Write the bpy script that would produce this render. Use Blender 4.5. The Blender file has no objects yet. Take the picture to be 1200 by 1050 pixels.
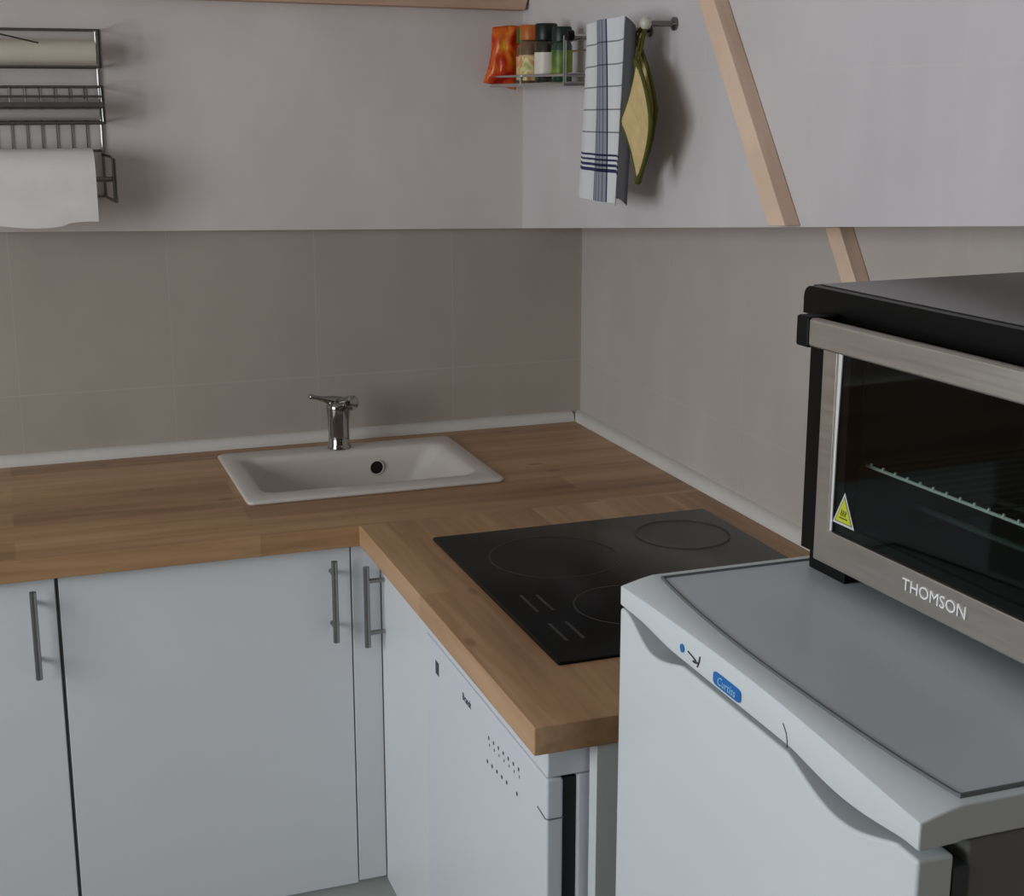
import bpy, bmesh, math, random
from mathutils import Vector, Matrix
random.seed(7)
scene = bpy.context.scene
COL = scene.collection
PI = math.pi

# ------------------------------------------------------------------ materials
def lin(c):
    r = []
    for v in c:
        v = v / 255.0
        r.append(v / 12.92 if v <= 0.04045 else ((v + 0.055) / 1.055) ** 2.4)
    return (r[0], r[1], r[2], 1.0)

def mat(name, col, rough=0.5, metal=0.0, spec=0.5, coat=0.0, trans=0.0, ior=1.45):
    m = bpy.data.materials.new(name)
    m.use_nodes = True
    b = m.node_tree.nodes['Principled BSDF']
    b.inputs['Base Color'].default_value = lin(col)
    b.inputs['Roughness'].default_value = rough
    b.inputs['Metallic'].default_value = metal
    b.inputs['Specular IOR Level'].default_value = spec
    b.inputs['Coat Weight'].default_value = coat
    b.inputs['Transmission Weight'].default_value = trans
    b.inputs['IOR'].default_value = ior
    return m

class G:
    """small node-graph helper"""
    def __init__(s, m):
        s.t = m.node_tree; s.n = s.t.nodes; s.l = s.t.links
        s.b = s.n['Principled BSDF']
    def node(s, typ, **kw):
        x = s.n.new(typ)
        for k, v in kw.items(): setattr(x, k, v)
        return x
    def link(s, a, b): s.l.new(a, b)
    def coord(s, which='Object', scale=(1, 1, 1), rot=(0, 0, 0), loc=(0, 0, 0)):
        tc = s.node('ShaderNodeTexCoord'); mp = s.node('ShaderNodeMapping')
        mp.inputs['Scale'].default_value = scale; mp.inputs['Rotation'].default_value = rot
        mp.inputs['Location'].default_value = loc
        s.link(tc.outputs[which], mp.inputs['Vector'])
        return mp.outputs['Vector']
    def noise(s, vec, scale=5, detail=3, rough=0.5, dist=0.0):
        x = s.node('ShaderNodeTexNoise')
        x.inputs['Scale'].default_value = scale; x.inputs['Detail'].default_value = detail
        x.inputs['Roughness'].default_value = rough; x.inputs['Distortion'].default_value = dist
        s.link(vec, x.inputs['Vector'])
        return x.outputs['Fac']
    def ramp(s, fac, stops, interp='LINEAR'):
        x = s.node('ShaderNodeValToRGB'); x.color_ramp.interpolation = interp
        e = x.color_ramp.elements
        while len(e) > 1: e.remove(e[-1])
        e[0].position = stops[0][0]; e[0].color = stops[0][1]
        for p, c in stops[1:]:
            k = e.new(p); k.color = c
        s.link(fac, x.inputs['Fac'])
        return x.outputs['Color']
    def math(s, op, a, b=None):
        x = s.node('ShaderNodeMath', operation=op)
        for i, v in enumerate((a, b)):
            if v is None: continue
            if isinstance(v, (int, float)): x.inputs[i].default_value = v
            else: s.link(v, x.inputs[i])
        return x.outputs[0]
    def mix(s, fac, a, b, mode='MIX'):
        x = s.node('ShaderNodeMix', data_type='RGBA', blend_type=mode)
        for sock, v in ((x.inputs[0], fac), (x.inputs[6], a), (x.inputs[7], b)):
            if isinstance(v, (int, float)): sock.default_value = v
            elif isinstance(v, tuple): sock.default_value = v
            else: s.link(v, sock)
        return x.outputs[2]
    def bump(s, h, strength=0.1, dist=0.002):
        x = s.node('ShaderNodeBump')
        x.inputs['Strength'].default_value = strength; x.inputs['Distance'].default_value = dist
        s.link(h, x.inputs['Height']); s.link(x.outputs['Normal'], s.b.inputs['Normal'])

def soft(name, col, rough, amount=0.05, scale=3, **kw):
    """paint or plastic with a faint mottle of its own"""
    m = mat(name, col, rough, **kw); g = G(m)
    f = g.noise(g.coord('Object'), scale, 3, 0.5)
    c = lin(col); d = tuple(v * (1 - amount) for v in c[:3]) + (1,); u = tuple(min(1, v * (1 + amount)) for v in c[:3]) + (1,)
    g.link(g.ramp(f, [(0.3, d), (0.7, u)]), g.b.inputs['Base Color'])
    return m

def tile_mat(name, col, joint, axis, x0, sx, z0, sz, rough=0.45, mott=0.07):
    m = mat(name, col, rough); g = G(m)
    v = g.coord('Object')
    sp = g.node('ShaderNodeSeparateXYZ'); g.link(v, sp.inputs[0])
    h = sp.outputs['X' if axis == 'x' else 'Y']; z = sp.outputs['Z']
    def line(val, o, s, w):
        a = g.math('SUBTRACT', val, o - 50 * s)
        f = g.math('FRACT', g.math('DIVIDE', a, s))
        d = g.math('ABSOLUTE', g.math('SUBTRACT', f, 0.5))
        return g.math('GREATER_THAN', d, 0.5 - w / s)
    k = g.math('MAXIMUM', line(h, x0, sx, 0.0011), line(z, z0, sz, 0.0011))
    f1 = g.noise(v, 2.2, 4, 0.55); f2 = g.noise(g.coord('Object', (1, 1, 0.35)), 9, 3, 0.5)
    ff = g.math('ADD', g.math('MULTIPLY', f1, 0.65), g.math('MULTIPLY', f2, 0.35))
    c = lin(col); d = tuple(q * (1 - mott) for q in c[:3]) + (1,); u = tuple(q * (1 + mott) for q in c[:3]) + (1,)
    base = g.ramp(ff, [(0.35, d), (0.65, u)])
    g.link(g.mix(g.math('MULTIPLY', k, 0.35), base, lin(joint)), g.b.inputs['Base Color'])
    g.bump(f1, 0.04, 0.004)
    return m

def oak(name, along, dark=(128, 91, 60), mid=(174, 135, 97), light=(206, 168, 129), rough=0.42, stave=0.045):
    m = mat(name, mid, rough); g = G(m)
    rot = (0, 0, 0) if along == 'x' else (0, 0, PI / 2)
    v = g.coord('Object', rot=rot)
    # long staves glued side by side, each with its own tone
    br = g.node('ShaderNodeTexBrick')
    br.offset = 0.37; br.inputs['Scale'].default_value = 1.0
    br.inputs['Brick Width'].default_value = 0.62; br.inputs['Row Height'].default_value = stave * 2
    br.inputs['Mortar Size'].default_value = 0.0
    br.inputs['Color1'].default_value = (0.25, 0.25, 0.25, 1); br.inputs['Color2'].default_value = (0.75, 0.75, 0.75, 1)
    g.link(v, br.inputs['Vector'])
    grain = g.noise(g.coord('Object', (3, 46, 46) if along == 'x' else (46, 3, 46)), 1.0, 5, 0.6, 0.6)
    band = g.noise(g.coord('Object', (0.9, 8, 8) if along == 'x' else (8, 0.9, 8)), 1.0, 3, 0.5, 0.3)
    f = g.math('ADD', g.math('MULTIPLY', br.outputs['Color'], 0.26), g.math('ADD', g.math('MULTIPLY', grain, 0.30), g.math('MULTIPLY', band, 0.44)))
    c = g.ramp(f, [(0.33, lin(dark)), (0.5, lin(mid)), (0.68, lin(light))])
    # a few small knots
    vo = g.node('ShaderNodeTexVoronoi', voronoi_dimensions='2D'); vo.inputs['Scale'].default_value = 3.6
    g.link(g.coord('Object', (0.7, 1.5, 1) if along == 'x' else (1.5, 0.7, 1)), vo.inputs['Vector'])
    kn = g.ramp(vo.outputs['Distance'], [(0.0, (1, 1, 1, 1)), (0.028, (0.8, 0.8, 0.8, 1)), (0.05, (0, 0, 0, 1))])
    g.link(g.mix(g.math('MULTIPLY', kn, 0.55), c, lin((112, 76, 50))), g.b.inputs['Base Color'])
    g.bump(grain, 0.05, 0.001)
    return m

def pine(name, col, dark, axis_scale):
    m = mat(name, col, 0.6); g = G(m)
    f = g.noise(g.coord('Object', axis_scale), 1.0, 4, 0.55, 0.4)
    g.link(g.ramp(f, [(0.3, lin(dark)), (0.7, lin(col))]), g.b.inputs['Base Color'])
    return m

def brushed(name, col, rough, scale, metal=1.0):
    m = mat(name, col, rough, metal); g = G(m)
    f = g.noise(g.coord('Object', scale), 1.0, 2, 0.5)
    g.link(g.ramp(f, [(0.0, (rough - 0.08,) * 3 + (1,)), (1.0, (rough + 0.1,) * 3 + (1,))]), g.b.inputs['Roughness'])
    g.bump(f, 0.03, 0.0005)
    return m

M = {}
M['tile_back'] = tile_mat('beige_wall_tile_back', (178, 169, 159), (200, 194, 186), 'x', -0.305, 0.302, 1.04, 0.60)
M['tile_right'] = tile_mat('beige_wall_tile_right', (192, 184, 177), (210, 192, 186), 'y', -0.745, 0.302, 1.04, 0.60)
M['upper_back'] = tile_mat('brighter_lit_wall_back', (220, 213, 210), (228, 209, 206), 'x', -0.439, 0.283, 1.649, 0.60)  # paler than the tiles below: brighter light on the upper wall painted in
M['upper_right'] = tile_mat('brighter_lit_wall_right', (211, 206, 207), (220, 212, 210), 'y', -0.857, 0.327, 1.660, 0.60)  # paler tone carries the brighter light of the upper right wall
M['plaster'] = soft('plaster', (188, 184, 178), 0.8, 0.04)
M['rear_paint'] = soft('brown_rear_wall', (120, 106, 92), 0.8, 0.05)
M['ceiling'] = soft('ceiling_paint', (200, 197, 192), 0.85, 0.03)
M['floor'] = soft('grey_floor', (158, 159, 156), 0.5, 0.1, 6)
M['trim'] = soft('white_sealing_strip', (214, 211, 206), 0.35, 0.04, 8)
M['oak_x'] = oak('oak_worktop_grain_across', 'x')
M['oak_y'] = oak('oak_worktop_grain_along', 'y')
M['white_door'] = soft('white_melamine_door', (226, 228, 230), 0.32, 0.02, 2)
M['carcass'] = mat('white_carcass', (205, 206, 206), 0.5)
M['panel'] = soft('white_side_panel', (214, 217, 214), 0.45, 0.03)
M['plinth'] = soft('grey_plinth', (192, 196, 193), 0.5, 0.04)
M['steel_bar'] = brushed('brushed_steel_handle', (150, 148, 145), 0.34, (60, 60, 4))
M['chrome'] = mat('chrome', (164, 162, 159), 0.09, 1.0)
M['wire'] = mat('chromed_wire', (122, 120, 118), 0.22, 1.0)
M['bright_wire'] = mat('bright_chromed_wire', (196, 196, 194), 0.2, 0.85)
M['ceramic'] = soft('white_ceramic', (208, 201, 194), 0.34, 0.02, 4, spec=0.35)
M['hole'] = mat('dark_opening', (10, 10, 10), 0.6)
M['black_glass'] = mat('black_hob_glass', (14, 14, 13), 0.24, 0.0, 0.2)
M['hob_print'] = mat('grey_hob_print', (58, 58, 56), 0.4, 0.0, 0.3)
M['dw_white'] = soft('white_enamel', (220, 223, 230), 0.3, 0.02, 3)
M['dw_dark'] = mat('dark_gap_fill', (22, 24, 27), 0.6)
M['ink'] = mat('dark_print', (58, 60, 70), 0.5)
M['fridge'] = soft('white_fridge_shell', (218, 224, 226), 0.3, 0.02, 3)
M['fridge_top'] = soft('white_fridge_top', (206, 210, 218), 0.28, 0.02, 3)
M['gasket'] = mat('shade_toned_gasket', (62, 68, 68), 0.6)  # darkened so the fridge door gap looks shaded
M['groove'] = mat('grey_groove', (104, 108, 108), 0.5)
M['fridge_side'] = soft('shaded_fridge_side', (120, 121, 116), 0.5, 0.03)  # grey base paints the shade onto the white fridge's side
M['badge'] = mat('blue_badge', (24, 110, 186), 0.35)
M['badge_text'] = mat('pale_blue_lettering', (158, 205, 230), 0.4)
M['oven_black'] = mat('black_oven_enamel', (7, 7, 7), 0.4, 0.0, 0.25)
M['oven_top'] = mat('dark_oven_lid', (74, 73, 71), 0.24, 0.0, 0.9)
M['oven_steel'] = brushed('brushed_oven_steel', (200, 195, 187), 0.38, (6, 6, 160))
M['oven_bright'] = mat('polished_bevel', (240, 240, 240), 0.3, 0.2)
M['oven_in'] = mat('oven_cavity', (62, 72, 68), 0.5, 0.1)
M['rack_shaded'] = mat('shaded_rack_wire', (84, 88, 86), 0.5, 0.2)  # shaded copy of the shelf wire, darkness put into the colour
M['rack_lit'] = mat('lit_rack_wire', (225, 232, 228), 0.35, 0.3)  # lit copy of the shelf wire, brightness put into the colour
M['oven_glass'] = mat('tinted_oven_glass', (150, 165, 160), 0.03)
def pane_glass(m):
    t = m.node_tree; n = t.nodes
    tr = n.new('ShaderNodeBsdfTransparent'); tr.inputs['Color'].default_value = (0.78, 0.83, 0.81, 1)
    gl = n.new('ShaderNodeBsdfGlossy'); gl.inputs['Roughness'].default_value = 0.03
    fr_ = n.new('ShaderNodeFresnel'); fr_.inputs['IOR'].default_value = 1.33
    mx = n.new('ShaderNodeMixShader')
    ge = n.new('ShaderNodeNewGeometry'); inv = n.new('ShaderNodeMath'); inv.operation = 'SUBTRACT'; inv.inputs[0].default_value = 1.0
    mu = n.new('ShaderNodeMath'); mu.operation = 'MULTIPLY'
    t.links.new(ge.outputs['Backfacing'], inv.inputs[1]); t.links.new(fr_.outputs[0], mu.inputs[0]); t.links.new(inv.outputs[0], mu.inputs[1])
    t.links.new(mu.outputs[0], mx.inputs[0]); t.links.new(tr.outputs[0], mx.inputs[1]); t.links.new(gl.outputs[0], mx.inputs[2])
    t.links.new(mx.outputs[0], n['Material Output'].inputs['Surface'])
pane_glass(M['oven_glass'])
M['plastic_black'] = mat('black_plastic', (7, 7, 7), 0.5, 0.0, 0.25)
M['letters'] = mat('raised_silver_letters', (246, 246, 246), 0.3, 0.0)
M['stick_white'] = mat('sticker_white', (205, 205, 205), 0.5)
M['stick_yellow'] = mat('sticker_yellow', (198, 205, 44), 0.5)
M['stick_mark'] = mat('sticker_mark', (92, 98, 20), 0.5)
M['pine'] = pine('raw_pine', (240, 212, 188), (222, 188, 162), (30, 5, 5))
M['pine_brown'] = pine('brown_pine_rail', (206, 172, 148), (182, 146, 122), (4, 40, 40))
M['paper'] = soft('kitchen_paper', (236, 231, 228), 0.9, 0.03, 20)
M['film'] = soft('cream_paper_roll', (206, 197, 180), 0.7, 0.06, 8)
M['film2'] = soft('grey_foil_roll', (188, 186, 184), 0.4, 0.05, 8, metal=0.3)
M['card'] = mat('cardboard_core', (150, 120, 90), 0.8)

# ------------------------------------------------------------------ mesh helper
ORG = {}
class MB:
    def __init__(s):
        s.bm = bmesh.new(); s.mi = 0
    def _f(s, vs):
        try:
            f = s.bm.faces.new(vs); f.material_index = s.mi; return f
        except ValueError: return None
    def box(s, x0, x1, y0, y1, z0, z1):
        v = [s.bm.verts.new((x, y, z)) for x in (x0, x1) for y in (y0, y1) for z in (z0, z1)]
        for q in ((0, 1, 3, 2), (4, 6, 7, 5), (0, 4, 5, 1), (2, 3, 7, 6), (0, 2, 6, 4), (1, 5, 7, 3)):
            s._f([v[i] for i in q])
        return s
    def prism(s, pts, axis, a, b):
        """polygon in the two other axes, extruded along axis from a to b"""
        def P(p, t):
            if axis == 'x': return (t, p[0], p[1])
            if axis == 'y': return (p[0], t, p[1])
            return (p[0], p[1], t)
        A = [s.bm.verts.new(P(p, a)) for p in pts]; B = [s.bm.verts.new(P(p, b)) for p in pts]
        n = len(pts)
        s._f(A[::-1]); s._f(B)
        for i in range(n): s._f([A[i], A[(i + 1) % n], B[(i + 1) % n], B[i]])
        return s
    def loops(s, rings, cap0=True, cap1=True, closed=True):
        R = [[s.bm.verts.new(p) for p in r] for r in rings]
        for a, b in zip(R, R[1:]):
            n = len(a)
            for i in range(n if closed else n - 1):
                s._f([a[i], a[(i + 1) % n], b[(i + 1) % n], b[i]])
        if cap0: s._f(R[0][::-1])
        if cap1: s._f(R[-1])
        return s
    def tube(s, pts, r, n=8, closed=False):
        P = [Vector(p) for p in pts]; m = len(P)
        rr = r if isinstance(r, (list, tuple)) else [r] * m
        def tan(i):
            if closed: return ((P[(i + 1) % m] - P[i]).normalized() + (P[i] - P[i - 1]).normalized()).normalized()
            if i == 0: return (P[1] - P[0]).normalized()
            if i == m - 1: return (P[-1] - P[-2]).normalized()
            t = (P[i + 1] - P[i]).normalized() + (P[i] - P[i - 1]).normalized()
            return t.normalized() if t.length > 1e-6 else (P[i + 1] - P[i]).normalized()
        t0 = tan(0); u = t0.orthogonal().normalized(); rings = []
        for i in range(m):
            t = tan(i); u = (u - t * u.dot(t)).normalized(); w = t.cross(u)
            d = (P[i] - P[i - 1]).normalized() if i else t
            c = max(0.5, abs(t.dot(d)))
            rings.append([P[i] + (u * math.cos(2 * PI * k / n) + w * math.sin(2 * PI * k / n)) * (rr[i] / (c if 0 < i < m - 1 else 1)) for k in range(n)])
        if closed: s.loops(rings + [rings[0]], False, False)
        else: s.loops(rings)
        return s
    def lathe(s, prof, c, axis='z', n=28):
        rings = []
        for r, h in prof:
            ring = []
            for k in range(n):
                a = 2 * PI * k / n; p, q = r * math.cos(a), r * math.sin(a)
                ring.append({'z': (c[0] + p, c[1] + q, c[2] + h), 'x': (c[0] + h, c[1] + p, c[2] + q), 'y': (c[0] + q, c[1] + h, c[2] + p)}[axis])
            rings.append(ring)
        return s.loops(rings)
    def rot(s, M4):
        bmesh.ops.transform(s.bm, matrix=M4, verts=s.bm.verts); return s
    def build(s, name, m, parent=None, bevel=0.0, seg=2, smooth=True, angle=35, weld=True):
        if weld: bmesh.ops.remove_doubles(s.bm, verts=s.bm.verts, dist=1e-6)
        bmesh.ops.recalc_face_normals(s.bm, faces=s.bm.faces)
        o0 = ORG.get(parent.name, Vector((0, 0, 0))) if parent else Vector((0, 0, 0))
        bmesh.ops.translate(s.bm, verts=s.bm.verts, vec=-o0)
        me = bpy.data.meshes.new(name); s.bm.to_mesh(me); s.bm.free()
        for x in (m if isinstance(m, (list, tuple)) else [m]): me.materials.append(M[x] if isinstance(x, str) else x)
        if smooth:
            me.shade_smooth()
            me.set_sharp_from_angle(angle=math.radians(angle))
        o = bpy.data.objects.new(name, me); COL.objects.link(o)
        if bevel:
            b = o.modifiers.new('bevel', 'BEVEL'); b.width = bevel; b.segments = seg
            b.limit_method = 'ANGLE'; b.angle_limit = math.radians(40); b.harden_normals = True
        if parent:
            o.parent = parent; ORG[o.name] = o0
        return o

def thing(name, label, cat, loc, group=None, local=False):
    o = bpy.data.objects.new(name, None); COL.objects.link(o)
    o.empty_display_size = 0.05; o.location = loc
    o['label'] = label; o['category'] = cat
    if group: o['group'] = group
    ORG[o.name] = Vector((0, 0, 0)) if local else Vector(loc)
    return o
def tag(o, label, cat, group=None):
    o['label'] = label; o['category'] = cat
    if group: o['group'] = group
    return o
def structure(o):
    o['kind'] = 'structure'; return o
def part_label(o, label):
    o['label'] = label; return o

def text(name, body, size, m, parent, origin, right, up, extrude=0.0004, align='CENTER', shear=0.0, sx=1.0):
    """lettering as mesh; origin, right and up in the parent's build coordinates"""
    cu = bpy.data.curves.new(name, 'FONT'); cu.body = body; cu.size = size; cu.extrude = extrude
    cu.align_x = align; cu.align_y = 'CENTER'; cu.shear = shear; cu.resolution_u = 3
    tmp = bpy.data.objects.new(name + '_tmp', cu); COL.objects.link(tmp)
    dg = bpy.context.evaluated_depsgraph_get(); dg.update()
    me = bpy.data.meshes.new_from_object(tmp.evaluated_get(dg))
    bpy.data.objects.remove(tmp); bpy.data.curves.remove(cu)
    r = Vector(right).normalized(); u = Vector(up); u = (u - r * u.dot(r)).normalized(); n = r.cross(u)
    T = Matrix((( r.x * sx, u.x, n.x, 0), (r.y * sx, u.y, n.y, 0), (r.z * sx, u.z, n.z, 0), (0, 0, 0, 1)))
    T.translation = Vector(origin) - ORG[parent.name]
    me.transform(T); me.materials.clear(); me.materials.append(M[m]); me.name = name
    o = bpy.data.objects.new(name, me); COL.objects.link(o); o.parent = parent; ORG[o.name] = ORG[parent.name]
    return o

# ------------------------------------------------------------------ the room
XL, YR, ZC = -3.0, -4.2, 2.5
structure(MB().box(XL - 0.15, 0.35, YR - 0.15, 0.25, -0.1, 0).build('floor', 'floor', smooth=False))
structure(MB().box(XL - 0.15, 0.35, YR - 0.15, 0.25, ZC, ZC + 0.1).build('ceiling', 'ceiling', smooth=False))

# back wall: tiled below, a thin panel above, paler to paint in brighter light, lower edge falling gently right
def seam_back(x): return 1.3426 + (-0.15 - x) * (1.3679 - 1.3426) / (1.2229 - 0.15)
def seam_right(y): return 1.3426 + (-0.0201 - y) * (1.483 - 1.3426) / (1.6354 - 0.0201)
w = MB()
w.mi = 0; w.box(XL, 0.25, 0.0, 0.2, 0, ZC)
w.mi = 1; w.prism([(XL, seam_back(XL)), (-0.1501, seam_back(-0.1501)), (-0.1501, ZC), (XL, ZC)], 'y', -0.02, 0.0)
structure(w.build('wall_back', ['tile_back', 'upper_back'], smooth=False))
w = MB()
w.mi = 0; w.box(0.0, 0.2, YR, 0.0, 0, ZC)
ye = -2.6
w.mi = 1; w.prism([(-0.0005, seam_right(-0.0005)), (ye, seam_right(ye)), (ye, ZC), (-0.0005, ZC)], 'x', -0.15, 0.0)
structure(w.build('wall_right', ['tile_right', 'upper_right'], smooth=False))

# left wall with a window opening (out of the picture, but the daylight of the room)
WY0, WY1, WZ0, WZ1 = -2.75, -0.95, 0.95, 2.15
w = MB()
w.box(XL - 0.15, XL, YR, WY0, 0, ZC); w.box(XL - 0.15, XL, WY1, 0.0, 0, ZC)
w.box(XL - 0.15, XL, WY0, WY1, 0, WZ0); w.box(XL - 0.15, XL, WY0, WY1, WZ1, ZC)
structure(w.build('wall_left', 'plaster', smooth=False))
w = MB()
for a, b, c, d in ((WY0, WY0 + .06, WZ0, WZ1), (WY1 - .06, WY1, WZ0, WZ1), (WY0, WY1, WZ0, WZ0 + .06), (WY0, WY1, WZ1 - .06, WZ1), ((WY0 + WY1) / 2 - .04, (WY0 + WY1) / 2 + .04, WZ0, WZ1)):
    w.box(XL - 0.10, XL - 0.04, a, b, c, d)
structure(w.build('window_1', 'white_door', smooth=False))
structure(MB().box(XL - 0.15, 0.2, YR - 0.15, YR, 0, ZC).build('wall_rear', 'rear_paint', smooth=False))

# sealing strips where worktop meets tiles
def strip(profile, axis, a, b, name):
    structure(MB().prism(profile, axis, a, b).build(name, 'trim', smooth=True, angle=50))
q = [(0, 0.9005)] + [(-0.021 * math.cos(t), 0.9005 + 0.021 * math.sin(t)) for t in [PI / 2 * k / 6 for k in range(7)]]
pr_r = [(p[0] - 0.0002, p[1]) for p in q]
strip(pr_r, 'y', -1.494, -0.001, 'trim_2')                                   # (x, z) along y
strip(pr_r, 'x', -2.0, -0.0225, 'trim_1')                                    # (y, z) along x

# ------------------------------------------------------------------ timbers
slope = (-0.2426, -0.3287)
def upto(p, z): k = (z - p[1]) / slope[1]; return (p[0] + slope[0] * k, z)
l1, m1 = (-1.1184, 1.4403), (-1.1660, 1.4443)
b = MB().prism([l1, m1, upto(m1, 2.499), upto(l1, 2.499)], 'x', -0.1760, -0.1505).build('timber_brace', 'pine', bevel=0.0015)
tag(b, 'long slanting bare pine brace on the upper right wall panel', 'timber brace')
s2 = (-0.0454, -0.066)
def dn(p, z): k = (z - p[1]) / s2[1]; return (p[0] + s2[0] * k, z)
l2, r2 = (-1.038, 1.416), (-1.0783, 1.4188)
b = MB().prism([dn(l2, 1.426), dn(l2, 1.12), dn(r2, 1.12), dn(r2, 1.430)], 'x', -0.0255, -0.0005).build('timber_brace', 'pine', bevel=0.0015)
tag(b, 'short end of pine brace on the lower wall, just behind the oven', 'timber brace')
b = MB().prism([(-2.4, 1.8230), (-0.160, 1.7972), (-0.1505, 1.83), (-0.1505, 1.88), (-2.4, 1.90)], 'y', -0.062, -0.0205).build('timber_rail', 'pine_brown', bevel=0.002)
tag(b, 'brown horizontal timber rail along the very top of the back wall', 'timber rail')

# ------------------------------------------------------------------ worktop (one L, hole cut for the sink)
D, DR, L, T, TH = 0.6397, 0.6769, 1.4938, 0.9, 0.037
SX0, SX1, SY0, SY1 = -0.8395, -0.3435, -0.458, -0.0790
HX0, HX1, HY0, HY1 = SX0 + 0.015, SX1 - 0.015, SY0 + 0.015, SY1 - 0.012
def worktop():
    xs = [-2.0, HX0, -DR, HX1, -0.0005]; ys = [-L, -D, HY0, HY1, -0.0005]
    bm = bmesh.new(); V = {}
    def gv(i, j, z):
        k = (i, j, z)
        if k not in V: V[k] = bm.verts.new((xs[i], ys[j], z))
        return V[k]
    cells = set()
    for i in range(4):
        for j in range(4):
            if j == 0 and i < 2: continue
            if j == 2 and 1 <= i <= 2: continue
            cells.add((i, j))
    for (i, j) in cells:
        mi = 1 if j == 0 else 0
        for z, rev in ((T, False), (T - TH, True)):
            q = [gv(i, j, z), gv(i + 1, j, z), gv(i + 1, j + 1, z), gv(i, j + 1, z)]
            f = bm.faces.new(q[::-1] if rev else q); f.material_index = mi
        for di, dj, a, c in ((-1, 0, (0, 0), (0, 1)), (1, 0, (1, 0), (1, 1)), (0, -1, (0, 0), (1, 0)), (0, 1, (0, 1), (1, 1))):
            if (i + di, j + dj) not in cells:
                f = bm.faces.new([gv(i + a[0], j + a[1], T), gv(i + c[0], j + c[1], T), gv(i + c[0], j + c[1], T - TH), gv(i + a[0], j + a[1], T - TH)])
                f.material_index = mi
    mb = MB(); mb.bm.free(); mb.bm = bm
    o = mb.build('worktop', ['oak_x', 'oak_y'], bevel=0.0016, seg=2)
    tag(o, 'L-shaped oak wood worktop carrying the white sink and black hob', 'worktop')
worktop()

# ------------------------------------------------------------------ sink
def rrect(x0, x1, y0, y1, r, z, n=6):
    pts = []
    for cx, cy, a0 in ((x1 - r, y1 - r, 0), (x0 + r, y1 - r, PI / 2), (x0 + r, y0 + r, PI), (x1 - r, y0 + r, 3 * PI / 2)):
        for k in range(n + 1):
            a = a0 + PI / 2 * k / n
            pts.append((cx + r * math.cos(a), cy + r * math.sin(a), z))
    return pts
sk = thing('sink', 'white rectangular inset ceramic sink in the worktop by the back wall', 'sink', (-0.5915, -0.2685, 0.9))
BX0, BX1, BY0, BY1 = -0.800, -0.386, -0.402, -0.140
rings = [rrect(BX0 + .05, BX1 - .06, BY0 + .03, BY1 - .03, .04, .755),
         rrect(BX0 + .03, BX1 - .05, BY0 + .008, BY1 - .008, .04, .775),
         rrect(BX0 - .006, BX1 + .006, BY0 - .006, BY1 + .006, .034, .896),
         rrect(SX0 + .002, SX1 - .002, SY0 + .002, SY1 - .002, .012, .9003),
         rrect(SX0, SX1, SY0, SY1, .014, .9030),
         rrect(SX0 + .001, SX1 - .001, SY0 + .001, SY1 - .001, .014, .9062),
         rrect(SX0 + .005, SX1 - .005, SY0 + .005, SY1 - .005, .013, .9082),
         rrect(BX0 - .008, BX1 + .008, BY0 - .008, BY1 + .008, .034, .9080),
         rrect(BX0, BX1, BY0, BY1, .032, .9045),
         rrect(BX0 + .005, BX1 - .008, BY0 + .002, BY1 - .002, .032, .892),
         rrect(BX0 + .030, BX1 - .062, BY0 + .014, BY1 - .014, .034, .800),
         rrect(BX0 + .040, BX1 - .080, BY0 + .026, BY1 - .026, .034, .784),
         rrect(BX0 + .060, BX1 - .110, BY0 + .050, BY1 - .050, .034, .778)]
MB().loops(rings).build('basin', 'ceramic', sk, angle=60)
ov = (-0.520, BY1 - 0.0062, 0.868)
part_label(MB().lathe([(0.0, -0.0005), (0.0135, -0.0005), (0.0135, -0.0018), (0.0, -0.0018)], ov, 'y').build('overflow_hole', 'hole', sk), 'round black overflow hole')
r = [(ov[0] + 0.0150 * math.cos(a), ov[1] - 0.002, ov[2] + 0.0150 * math.sin(a)) for a in [2 * PI * k / 24 for k in range(24)]]
MB().tube(r, 0.0016, 6, True).build('overflow_ring', 'ceramic', sk)
MB().lathe([(0.0, 0.0), (0.042, 0.0), (0.044, 0.003), (0.034, 0.004), (0.030, 0.001), (0, 0.001)], (-0.60, -0.27, 0.7785)).build('drain', 'chrome', sk)

# ------------------------------------------------------------------ faucet
fc = thing('faucet', 'small chrome single-lever mixer tap behind the sink', 'faucet', (-0.590, -0.1105, 0.9085))
fx, fy, fz = -0.590, -0.1105, 0.9085
MB().lathe([(0, 0), (0.0245, 0), (0.0245, 0.004), (0.0225, 0.007), (0.0215, 0.030), (0.0225, 0.060), (0.0245, 0.084), (0.0240, 0.092), (0.019, 0.098), (0, 0.100)], (fx, fy, fz)).build('body', 'chrome', fc, angle=50)
MB().tube([(fx + 0.001, fy - 0.002, fz + 0.086), (fx + 0.006, fy - 0.016, fz + 0.094), (fx + 0.011, fy - 0.030, fz + 0.100), (fx + 0.014, fy - 0.040, fz + 0.1030)], [0.0165, 0.0150, 0.0140, 0.0140], 20).build('spout', 'chrome', fc, angle=50)
ax = Vector((0.25, -0.95, 0.12)).normalized()
e = Vector((fx + 0.014, fy - 0.040, fz + 0.1030))
MB().tube([e - ax * 0.001, e + ax * 0.006, e + ax * 0.013, e + ax * 0.015], [0.0145, 0.0155, 0.0155, 0.0130], 20).build('aerator', 'chrome', fc, angle=50)
lv = MB().tube([(fx + 0.008, fy, fz + 0.094), (fx - 0.012, fy + 0.003, fz + 0.100), (fx - 0.032, fy + 0.005, fz + 0.105), (fx - 0.052, fy + 0.006, fz + 0.110)], [0.014, 0.0105, 0.0052, 0.0042], 14).build('lever', 'chrome', fc, angle=60)
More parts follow.
